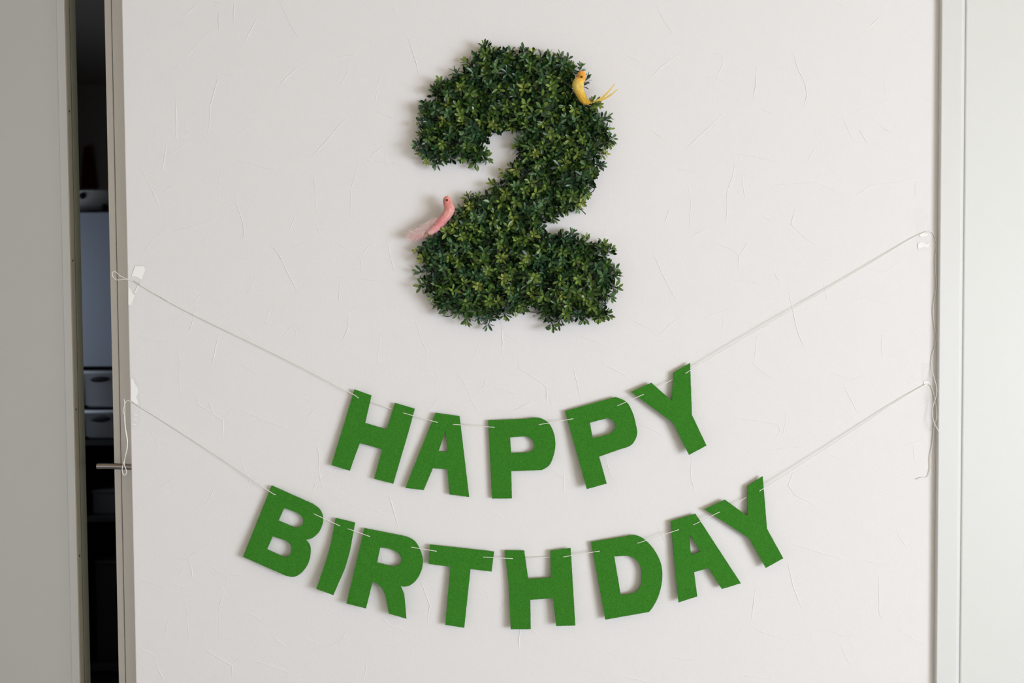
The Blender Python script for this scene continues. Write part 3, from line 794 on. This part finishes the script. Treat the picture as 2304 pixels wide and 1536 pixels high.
# sprig sites: (tip px, tip py, tip depth, base px, base py, class)
sites = []
TIPS = [(1088,97),(1112,110),(1066,124),(1086,112),(986,178),(972,200),(961,236),(948,232),(1022,158),(1046,136),(1150,110),(1176,106),(1200,112),(1236,116),(1262,124),(1279,130),(1292,148),
        (1368,262),(1372,290),(1378,312),(1374,326),(1362,346),(1356,372),(1098,343),(1100,360),(980,374),(960,362),(1070,374),(1040,362),(940,345),(932,326),(944,300),(940,276),(946,254),
        (1302,472),(1276,478),(1322,438),(1252,498),(1164,312),(1160,330),(1120,290),(1150,292),(1380,556),(1360,542),(1320,534),(1290,520),(1262,524),(1386,604),(1395,618),(1395,648),(1382,672),(1374,712),(1350,724),(1312,726),(1280,722),
        (1244,742),(1256,730),(1226,716),(1096,738),(1078,722),(1050,724),(1140,718),(1160,708),(1030,708),(1000,702),(976,690),(938,566),(945,584),(940,612),(941,646),(972,672),(962,526),(990,510),(1012,490),(1030,468),(1052,440),(1076,438),(1104,412),(1130,386),(1146,376)]
rs = random.Random(33)
def pull_in(x, y, dist):
    """a mat point about dist px inside, from a silhouette tip"""
    best = None
    for k in range(40):
        a = 2 * math.pi * k / 40
        qx, qy = x + math.cos(a) * dist, y + math.sin(a) * dist
        if inside(qx, qy):
            e = edge(qx, qy)[0]
            if best is None or e > best[0]: best = (e, qx, qy)
    return (best[1], best[2]) if best else (x, y)
for x, y in TIPS:
    bx_, by_ = pull_in(x, y, 26)
    # the rosette reaches about 14 px past the stem tip
    d = math.hypot(x - bx_, y - by_)
    k = max(0.2, (d - rs.uniform(2, 9)) / d)
    sites.append((bx_ + (x - bx_) * k, by_ + (y - by_) * k, -rs.uniform(.016, .032), bx_, by_, 'edge'))
pts_in = []
tries = 0
while tries < 9000:
    tries += 1
    x = rs.uniform(930, 1400); y = rs.uniform(90, 750)
    if not inside(x, y): continue
    d, ox, oy = edge(x, y)
    if d < 13: continue
    if any((x - a) ** 2 + (y - b_) ** 2 < 19.0 ** 2 for a, b_ in pts_in): continue
    pts_in.append((x, y))
for x, y in pts_in:
    d, ox, oy = edge(x, y)
    k = max(0.0, 1 - d / 30.0) * 14
    dep = -rs.uniform(.030, .052) if d > 24 else -rs.uniform(.024, .042)
    sites.append((x + ox * k * .5 + rs.uniform(-3, 3), y + oy * k * .5 + rs.uniform(-3, 3), dep, x - ox * k * .5 + rs.uniform(-5, 5), y - oy * k * .5 + rs.uniform(-5, 5), 'in'))
# bird perches
sites.append((1340, 230, -0.050, 1312, 236, 'yel'))
sites.append((1307, 152, -0.022, 1296, 190, 'dark'))
sites.append((1320, 176, -0.020, 1304, 206, 'dark'))
sites.append((1346, 236, -0.040, 1318, 240, 'yel'))

num = empty('foliage_number', at(1165, 420, 0)); tag(num, 'number 2 made of artificial green boxwood leaves on the wall', 'decoration')
IN = num.location.copy()

# backing grid with loops at the rim
paths = []
def clip_runs(fixed, horizontal):
    lo, hi = (930, 1400) if horizontal else (90, 750)
    run = []
    for t in range(lo, hi, 4):
        x, y = (t, fixed) if horizontal else (fixed, t)
        if inside(x, y) and edge(x, y)[0] > 3: run.append(at(x, y, -0.004))
        else:
            if len(run) > 2: paths.append([run[0], run[len(run) // 2], run[-1]])
            run = []
    if len(run) > 2: paths.append([run[0], run[-1]])
for fx in range(945, 1395, 26): clip_runs(fx, False)
for fy in range(110, 730, 26): clip_runs(fy, True)
def rim(pts_): paths.append(smooth_path([at(x, y, Y) for x, y, Y in pts_], 5))
rim([(995,700,-.004),(998,708,-.007),(1006,712,-.008),(1016,709,-.007),(1022,702,-.004)])
rim([(1096,712,-.006),(1112,714,-.010),(1122,704,-.008),(1138,690,-.006)])
rim([(1150,698,-.006),(1164,702,-.009),(1172,704,-.010),(1180,701,-.009),(1184,694,-.006)])
rim([(1184,700,-.006),(1200,702,-.008),(1216,700,-.008),(1226,694,-.006)])
rim([(1232,692,-.008),(1242,690,-.012),(1250,696,-.012),(1248,704,-.012),(1238,705,-.012),(1232,698,-.010)])
rim([(1335,404,-.006),(1338,418,-.010),(1336,428,-.012),(1328,434,-.012),(1314,435,-.008)])
rim([(1362,640,-.006),(1364,670,-.010),(1362,688,-.010)])
rim([(1300,466,-.010),(1310,474,-.014),(1318,482,-.016)])
gb = link('backing_grid', tube_mesh('backing_grid', paths, 0.0011, 5), M_stem); part(gb, num)
gb['label'] = 'dark plastic grid that holds the sprigs'

def orient(tip_, base_, roll):
    z = (tip_ - base_).normalized()
    q = z.to_track_quat('Z', 'Y')
    return q.to_matrix().to_4x4() @ Matrix.Rotation(roll, 4, 'Z')

def colour_class(rng, kind):
    if kind == 'yel': return 2
    if kind == 'dark': return 1
    r = rng.random()
    return 2 if r < (0.17 if kind == 'edge' else 0.13) else (1 if r < 0.45 else 0)

# keep 300 sprigs as parts; the foremost 34 have their leaves as sub-parts
order = sorted(range(len(sites)), key=lambda i: sites[i][2])
keep = [i for i in range(len(sites))]
while len(keep) > 300:
    keep.remove(max((i for i in keep if sites[i][5] == 'in'), key=lambda i: sites[i][2]))
front = set(sorted(keep, key=lambda i: sites[i][2])[:24])
n_leaf = 0
for i in keep:
    tx, ty, dep, bx_, by_, kind = sites[i]
    T = at(tx, ty, dep); B = at(bx_, by_, -0.004)
    ci = colour_class(rs, kind)
    M = Matrix.Translation(T - IN) @ orient(T, B, rs.uniform(0, 6.28)) @ Matrix.Scale(rs.uniform(0.88, 1.08), 4)
    vi = rs.randrange(NVAR)
    if i in front and n_leaf + len(layouts[vi]) <= 300:
        o = bpy.data.objects.new('sprig', rs.choice(stem_mesh)); COL.objects.link(o); o.parent = num; o.matrix_basis = M
        for l in layouts[vi]:
            c = bpy.data.objects.new('leaf', leaf_meshes[(max(0, min(5, int((l[5] - .14) / .13))), ci)]); COL.objects.link(c); c.parent = o
            c.matrix_basis = leaf_matrix(l) @ Matrix.Diagonal((l[3], l[3] , l[3], 1))
            n_leaf += 1
    else:
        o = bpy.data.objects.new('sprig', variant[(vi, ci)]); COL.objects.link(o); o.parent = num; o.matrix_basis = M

# dense understory joined into one part, tones lowered to paint the shade between sprigs
bm = bmesh.new(); lay = bm.verts.layers.float.new('tone')
ru = random.Random(44)
under = []
for _ in range(16000):
    x = ru.uniform(930, 1400); y = ru.uniform(90, 750)
    if not inside(x, y): continue
    d, ox, oy = edge(x, y)
    if d < 10 or any((x - a) ** 2 + (y - b_) ** 2 < 11.5 ** 2 for a, b_, *_r in under): continue
    under.append((x, y, d, ox, oy))
for x, y, d, ox, oy in under:
    k = 0.0
    T = at(x + ox * k, y + oy * k, -ru.uniform(.006, .030)) - IN
    B = at(x + ru.uniform(-8, 8) - ox * k, y + ru.uniform(-8, 8) - oy * k, 0.0) - IN
    Mx = Matrix.Translation(T) @ orient(T, B, ru.uniform(0, 6.28))
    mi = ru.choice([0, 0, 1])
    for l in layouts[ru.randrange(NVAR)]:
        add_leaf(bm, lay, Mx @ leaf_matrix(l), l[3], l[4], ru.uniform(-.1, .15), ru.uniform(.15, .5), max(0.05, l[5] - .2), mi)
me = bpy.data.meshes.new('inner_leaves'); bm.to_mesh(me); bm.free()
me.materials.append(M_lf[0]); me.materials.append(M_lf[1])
il = link('inner_leaves', me, None, num); il['kind'] = 'stuff'; il['label'] = 'dense leaves between the sprigs, coloured darker as shade'

# ------------------------------------------------------------------ birds
def attr_color_mat(name, rough=0.9):
    m = mat(name, (1, 1, 1), rough, 0.1)
    a = nd(m, 'ShaderNodeAttribute'); a.attribute_name = 'tint'
    lk(m, a, 'Color', bsdf(m), 'Base Color')
    bsdf(m).inputs['Sheen Weight'].default_value = 0.3
    add_noise_bump(m, [(700, 1.0), (220, 0.5)], 0.35, 0.001)
    return m
M_body = attr_color_mat('feathered_body')
M_eye = mat('glass_eye', (0.012, 0.004, 0.004), 0.15, 0.6)

def bird_body(spine, tint, fuzz):
    """spine: (px,py,Y,r px). tint(t)->rgb. one continuous mesh"""
    C = [at(x, y, Y) for x, y, Y, r in spine]; R = [r * 0.001 for *_, r in spine]
    P = []; rr = []
    Cs = smooth_path(C, 6)
    Rs = smooth_path([Vector((r, 0, 0)) for r in R], 6)
    bm = bmesh.new(); lay = bm.verts.layers.float_color.new('tint')
    n = len(Cs); seg = 20; rings = []
    for i, p in enumerate(Cs):
        t = (Cs[min(i + 1, n - 1)] - Cs[max(i - 1, 0)]).normalized()
        a = t.cross(Vector((0, 1, 0))).normalized(); b_ = t.cross(a)
        ring = []
        for k in range(seg):
            an = 2 * math.pi * k / seg
            j = 1 + fuzz * noise.noise(Vector((i * .7, k * 1.3, 3.1)))
            v = bm.verts.new(p + (a * math.cos(an) + b_ * math.sin(an) * 0.92) * Rs[i].x * j)
            v[lay] = (*tint(i / (n - 1)), 1); ring.append(v)
        rings.append(ring)
    for i in range(n - 1):
        for k in range(seg):
            f = bm.faces.new((rings[i][k], rings[i][(k + 1) % seg], rings[i + 1][(k + 1) % seg], rings[i + 1][k])); f.smooth = True
    for ring, end, dirv in ((rings[0], Cs[0], Cs[0] - Cs[1]), (rings[-1], Cs[-1], Cs[-1] - Cs[-2])):
        v = bm.verts.new(end + dirv.normalized() * 0.0008); v[lay] = ring[0][lay]
        for k in range(seg):
            f = bm.faces.new((ring[k], ring[(k + 1) % seg], v)); f.smooth = True
    bmesh.ops.recalc_face_normals(bm, faces=bm.faces[:])
    me = bpy.data.meshes.new('body'); bm.to_mesh(me); bm.free()
    return me

def lerp3(a, b_, t): return tuple(a[i] + (b_[i] - a[i]) * t for i in range(3))
def ramp(stops):
    def f(t):
        for i in range(len(stops) - 1):
            if t <= stops[i + 1][0]:
                return lerp3(stops[i][1], stops[i + 1][1], (t - stops[i][0]) / (stops[i + 1][0] - stops[i][0]))
        return stops[-1][1]
    return f

def plumage(spine, tint, rng, count, ln):
    """short flat barbs lying over the body, swept towards the tail"""
    Cs = smooth_path([at(x, y, Y) for x, y, Y, r in spine], 8); Rs = smooth_path([Vector((r * .001, 0, 0)) for *_, r in spine], 8)
    n = len(Cs); bm = bmesh.new(); lay = bm.verts.layers.float_color.new('tint')
    for _ in range(count):
        i = rng.randrange(1, n - 2); an = rng.uniform(0, 6.283)
        t = (Cs[i + 1] - Cs[i - 1]).normalized(); a = t.cross(Vector((0, 1, 0))).normalized(); b_ = t.cross(a)
        nrm = a * math.cos(an) + b_ * math.sin(an); sd = t.cross(nrm)
        p = Cs[i] + nrm * Rs[i].x * 0.97
        L = ln * rng.uniform(.6, 1.3); w_ = 0.00038
        q = p + t * L * .6 + nrm * L * rng.uniform(.06, .24) + sd * L * rng.uniform(-.2, .2)
        e_ = p + t * L + nrm * L * rng.uniform(.05, .40) + sd * L * rng.uniform(-.35, .35)
        g_ = rng.uniform(.85, 1.12); c = tuple(min(1, k * g_) for k in tint(i / (n - 1)))
        vs_ = [bm.verts.new(p - sd * w_), bm.verts.new(p + sd * w_), bm.verts.new(q + sd * w_ * .8), bm.verts.new(q - sd * w_ * .8), bm.verts.new(e_)]
        for v in vs_: v[lay] = (*c, 1)
        bm.faces.new(vs_[:4]); bm.faces.new((vs_[3], vs_[2], vs_[4]))
    me = bpy.data.meshes.new('plumage'); bm.to_mesh(me); bm.free()
    o = link('plumage', me, M_body); o['kind'] = 'stuff'
    return o

def feather_mat(name, c, alpha):
    m = mat(name, c, 0.9, 0.05)
    bsdf(m).inputs['Alpha'].default_value = alpha
    bsdf(m).inputs['Sheen Weight'].default_value = 0.2
    return m

def feather_mesh(pts_, width, rng, barbs=34, vane=0.0, splay=0.75):
    """shaft tube plus rows of thin tapering barbs, as one mesh"""
    path = smooth_path(pts_, 6); n = len(path)
    bm = bmesh.new()
    def strip(a, b_, c, w0):
        d = (c - a); s = d.cross(Vector((0, 1, 0)))
        if s.length < 1e-7: s = Vector((0, 0, 1))
        s.normalize()
        v = [bm.verts.new(a - s * w0), bm.verts.new(a + s * w0), bm.verts.new(b_ + s * w0 * .8), bm.verts.new(b_ - s * w0 * .8), bm.verts.new(c)]
        bm.faces.new((v[0], v[1], v[2], v[3])); bm.faces.new((v[3], v[2], v[4]))
    for i in range(n - 1):
        t0 = (path[i + 1] - path[i]).normalized(); s = t0.cross(Vector((0, 1, 0))).normalized()
        w = 0.00045 * (1 - i / n) + vane * width * math.sin(math.pi * min(1, 0.15 + 0.85 * i / n)) ** 0.8
        v = [bm.verts.new(path[i] - s * w), bm.verts.new(path[i] + s * w), bm.verts.new(path[i + 1] + s * w * .9), bm.verts.new(path[i + 1] - s * w * .9)]
        bm.faces.new(v)
    for k in range(barbs):
        u = 0.08 + 0.92 * k / barbs
        i = min(n - 2, int(u * (n - 1)))
        p = path[i]; t = (path[i + 1] - path[i]).normalized(); s = t.cross(Vector((0, 1, 0))).normalized()
        wd = width * math.sin(math.pi * min(1, 0.12 + u * 0.8)) ** 0.7
        for sg in (-1, 1):
            dirv = (t * (1 - splay * .6) + s * sg * splay + Vector((0, rng.uniform(-.35, .35), 0))).normalized()
            L = wd * rng.uniform(.7, 1.15)
            mid_ = p + dirv * L * .55
            c = mid_ + (dirv + t * .5 + Vector((0, rng.uniform(-.3, .3), rng.uniform(-.25, .25)))).normalized() * L * .5
            strip(p, mid_, c, 0.0006)
    me = bpy.data.meshes.new('feather'); bm.to_mesh(me); bm.free()
    return me

def eye_mesh(r):
    bm = bmesh.new(); bmesh.ops.create_uvsphere(bm, u_segments=16, v_segments=10, radius=r)
    me = bpy.data.meshes.new('eye'); bm.to_mesh(me); bm.free()
    for p in me.polygons: p.use_smooth = True
    return me
def cone_between(name, a, b_, r):
    return tube_mesh(name, [[a, a.lerp(b_, .5), a.lerp(b_, .85), b_]], lambda t: r * (1 - t) ** 0.8 + 0.0001, 8)

rb = random.Random(3)
# --- yellow bird on the shoulder of the number
yb = empty('toy_bird', at(1312, 226, -0.045)); tag(yb, 'small yellow feathered toy bird with orange head', 'bird ornament', 'feathered toy birds on the foliage number')
YY = -0.052
tint_y = ramp([(0.0, (0.95, 0.44, 0.07)), (0.26, (0.96, 0.46, 0.07)), (0.38, (0.95, 0.66, 0.14)), (0.55, (0.95, 0.74, 0.20)), (0.75, (0.93, 0.62, 0.09)), (1.0, (0.74, 0.44, 0.04))])
SPY = [(1310,160,YY,4.2),(1309.8,163,YY,7.6),(1308.6,170,YY,10.2),(1306.5,177,YY,9.8),(1302.5,184,YY,11.6),(1300.5,192,YY,12.6),(1302,201,YY,11.2),(1305.5,210,YY,9.4),(1310,219,YY,9.0),(1316,227,YY,7.5),(1326,231,YY,5)]
part(link('body', bird_body(SPY, tint_y, .10), M_body), yb)
part(plumage(SPY, tint_y, rb, 1500, 0.0042), yb)
for (ex, ey) in ((1308.3, 172.8),):
    e = link('eye', eye_mesh(0.0026), M_eye); e.location = at(ex, ey, YY - 0.0090); part(e, yb)
e = link('eye', eye_mesh(0.0026), M_eye); e.location = at(1308.3, 172.8, YY + 0.0078); part(e, yb)
part(link('beak', cone_between('beak', at(1314.5, 176.5, YY), at(1315.8, 184.5, YY - .001), 0.0026), mat('yellow_beak', (0.80, 0.46, 0.16), 0.5, 0.4)), yb)
M_yf = feather_mat('yellow_feather', (0.86, 0.62, 0.14), 0.8)
for (pts_, wd, nb) in (([(1322,231,-.052),(1348,224,-.050),(1366,209,-.048),(1383,189,-.046)], 0.0052, 60), ([(1322,232,-.050),(1350,226,-.048),(1372,215,-.046),(1390,200,-.044)], 0.0046, 56),
                      ([(1322,231,-.049),(1346,225,-.048),(1360,216,-.047),(1372,203,-.046)], 0.0045, 36), ([(1324,232,-.050),(1346,227,-.049),(1362,221,-.048),(1376,212,-.047)], 0.0045, 34)):
    part(link('tail_feather', feather_mesh([at(*p) for p in pts_], wd, rb, nb, vane=.42, splay=.35), M_yf), yb)

# --- pink bird in front of the bend of the number
pb = empty('toy_bird', at(990, 512, -0.03)); tag(pb, 'small pink feathered toy bird with fluffy pale tail', 'bird ornament', 'feathered toy birds on the foliage number')
YP = -0.036
tint_p = ramp([(0.0, (0.86, 0.31, 0.28)), (0.25, (0.88, 0.35, 0.32)), (0.5, (0.90, 0.46, 0.42)), (0.72, (0.84, 0.32, 0.33)), (1.0, (0.90, 0.54, 0.54))])
SPP = [(1007,441.5,YP,3.8),(1006.5,445,YP,7.0),(1006,450.5,YP,9.2),(1008,459,YP,10.2),(1011,469,YP,11.6),(1008,479,YP,11.0),(1001,489,YP,10.2),(993,499,YP,9.6),(985,508,YP,9.0),(975,517,YP,7.5),(964,525,YP,4.5)]
part(link('body', bird_body(SPP, tint_p, .10), M_body), pb)
part(plumage(SPP, tint_p, rb, 1600, 0.0042), pb)
e = link('eye', eye_mesh(0.0025), M_eye); e.location = at(1005.6, 450.2, YP - 0.0088); part(e, pb)
e = link('eye', eye_mesh(0.0025), M_eye); e.location = at(1005.6, 450.2, YP + 0.0076); part(e, pb)
part(link('beak', cone_between('beak', at(1008.5, 443.5, YP), at(1010.6, 435.5, YP - .001), 0.0018), mat('pale_beak', (0.78, 0.72, 0.58), 0.5, 0.4)), pb)
M_pf = feather_mat('pink_feather', (0.88, 0.50, 0.50), 0.50)
M_pf2 = feather_mat('pale_pink_feather', (0.92, 0.70, 0.67), 0.34)
def down_feather(pts_, width, rng, barbs):
    """marabou feather: thin shaft with very many fine, wandering barbs"""
    path = smooth_path(pts_, 6); n = len(path); bm = bmesh.new()
    for k in range(barbs):
        u = rng.uniform(0.02, 1.0); i = min(n - 2, int(u * (n - 1)))
        p = path[i].lerp(path[i + 1], rng.random()); t = (path[i + 1] - path[i]).normalized(); s_ = t.cross(Vector((0, 1, 0))).normalized()
        d = (t * rng.uniform(.35, 1.3) + s_ * rng.gauss(0, .62) + Vector((0, rng.gauss(0, .35), 0))).normalized()
        L = width * rng.uniform(.5, 1.25); w_ = 0.00042
        prev = None; q = p
        for j in range(4):
            f = j / 3
            sd = d.cross(Vector((0, 1, 0)));  sd = sd.normalized() if sd.length > 1e-6 else Vector((0, 0, 1))
            cur = (bm.verts.new(q - sd * w_ * (1 - .8 * f)), bm.verts.new(q + sd * w_ * (1 - .8 * f)))
            if prev: bm.faces.new((prev[0], prev[1], cur[1], cur[0]))
            prev = cur
            d = (d + Vector((rng.gauss(0, .16), rng.gauss(0, .2), rng.gauss(0, .16)))).normalized(); q = q + d * L / 3
    for i in range(n - 1):
        t0 = (path[i + 1] - path[i]).normalized(); s_ = t0.cross(Vector((0, 1, 0))).normalized(); w_ = 0.0004
        bm.faces.new([bm.verts.new(path[i] - s_ * w_), bm.verts.new(path[i] + s_ * w_), bm.verts.new(path[i + 1] + s_ * w_), bm.verts.new(path[i + 1] - s_ * w_)])
    me = bpy.data.meshes.new('tail_feather'); bm.to_mesh(me); bm.free()
    return me
for (pts_, wd, nb, mm) in (([(985,510,-.036),(965,517,-.034),(944,525,-.032),(922,533,-.030)], 0.017, 420, M_pf2), ([(983,515,-.034),(962,524,-.032),(942,530,-.030),(926,534,-.028)], 0.014, 320, M_pf),
                          ([(985,505,-.036),(966,509,-.034),(948,515,-.031),(928,525,-.028)], 0.017, 420, M_pf2), ([(990,500,-.038),(980,499,-.037),(968,502,-.034),(952,511,-.031)], 0.014, 320, M_pf2),
                          ([(985,512,-.030),(970,519,-.028),(954,528,-.027),(942,533,-.026)], 0.013, 320, M_pf), ([(990,497,-.036),(984,496,-.035),(974,499,-.033),(962,506,-.031)], 0.010, 220, M_pf)):
    part(link('tail_feather', down_feather([at(*p) for p in pts_], wd, rb, nb), mm), pb)
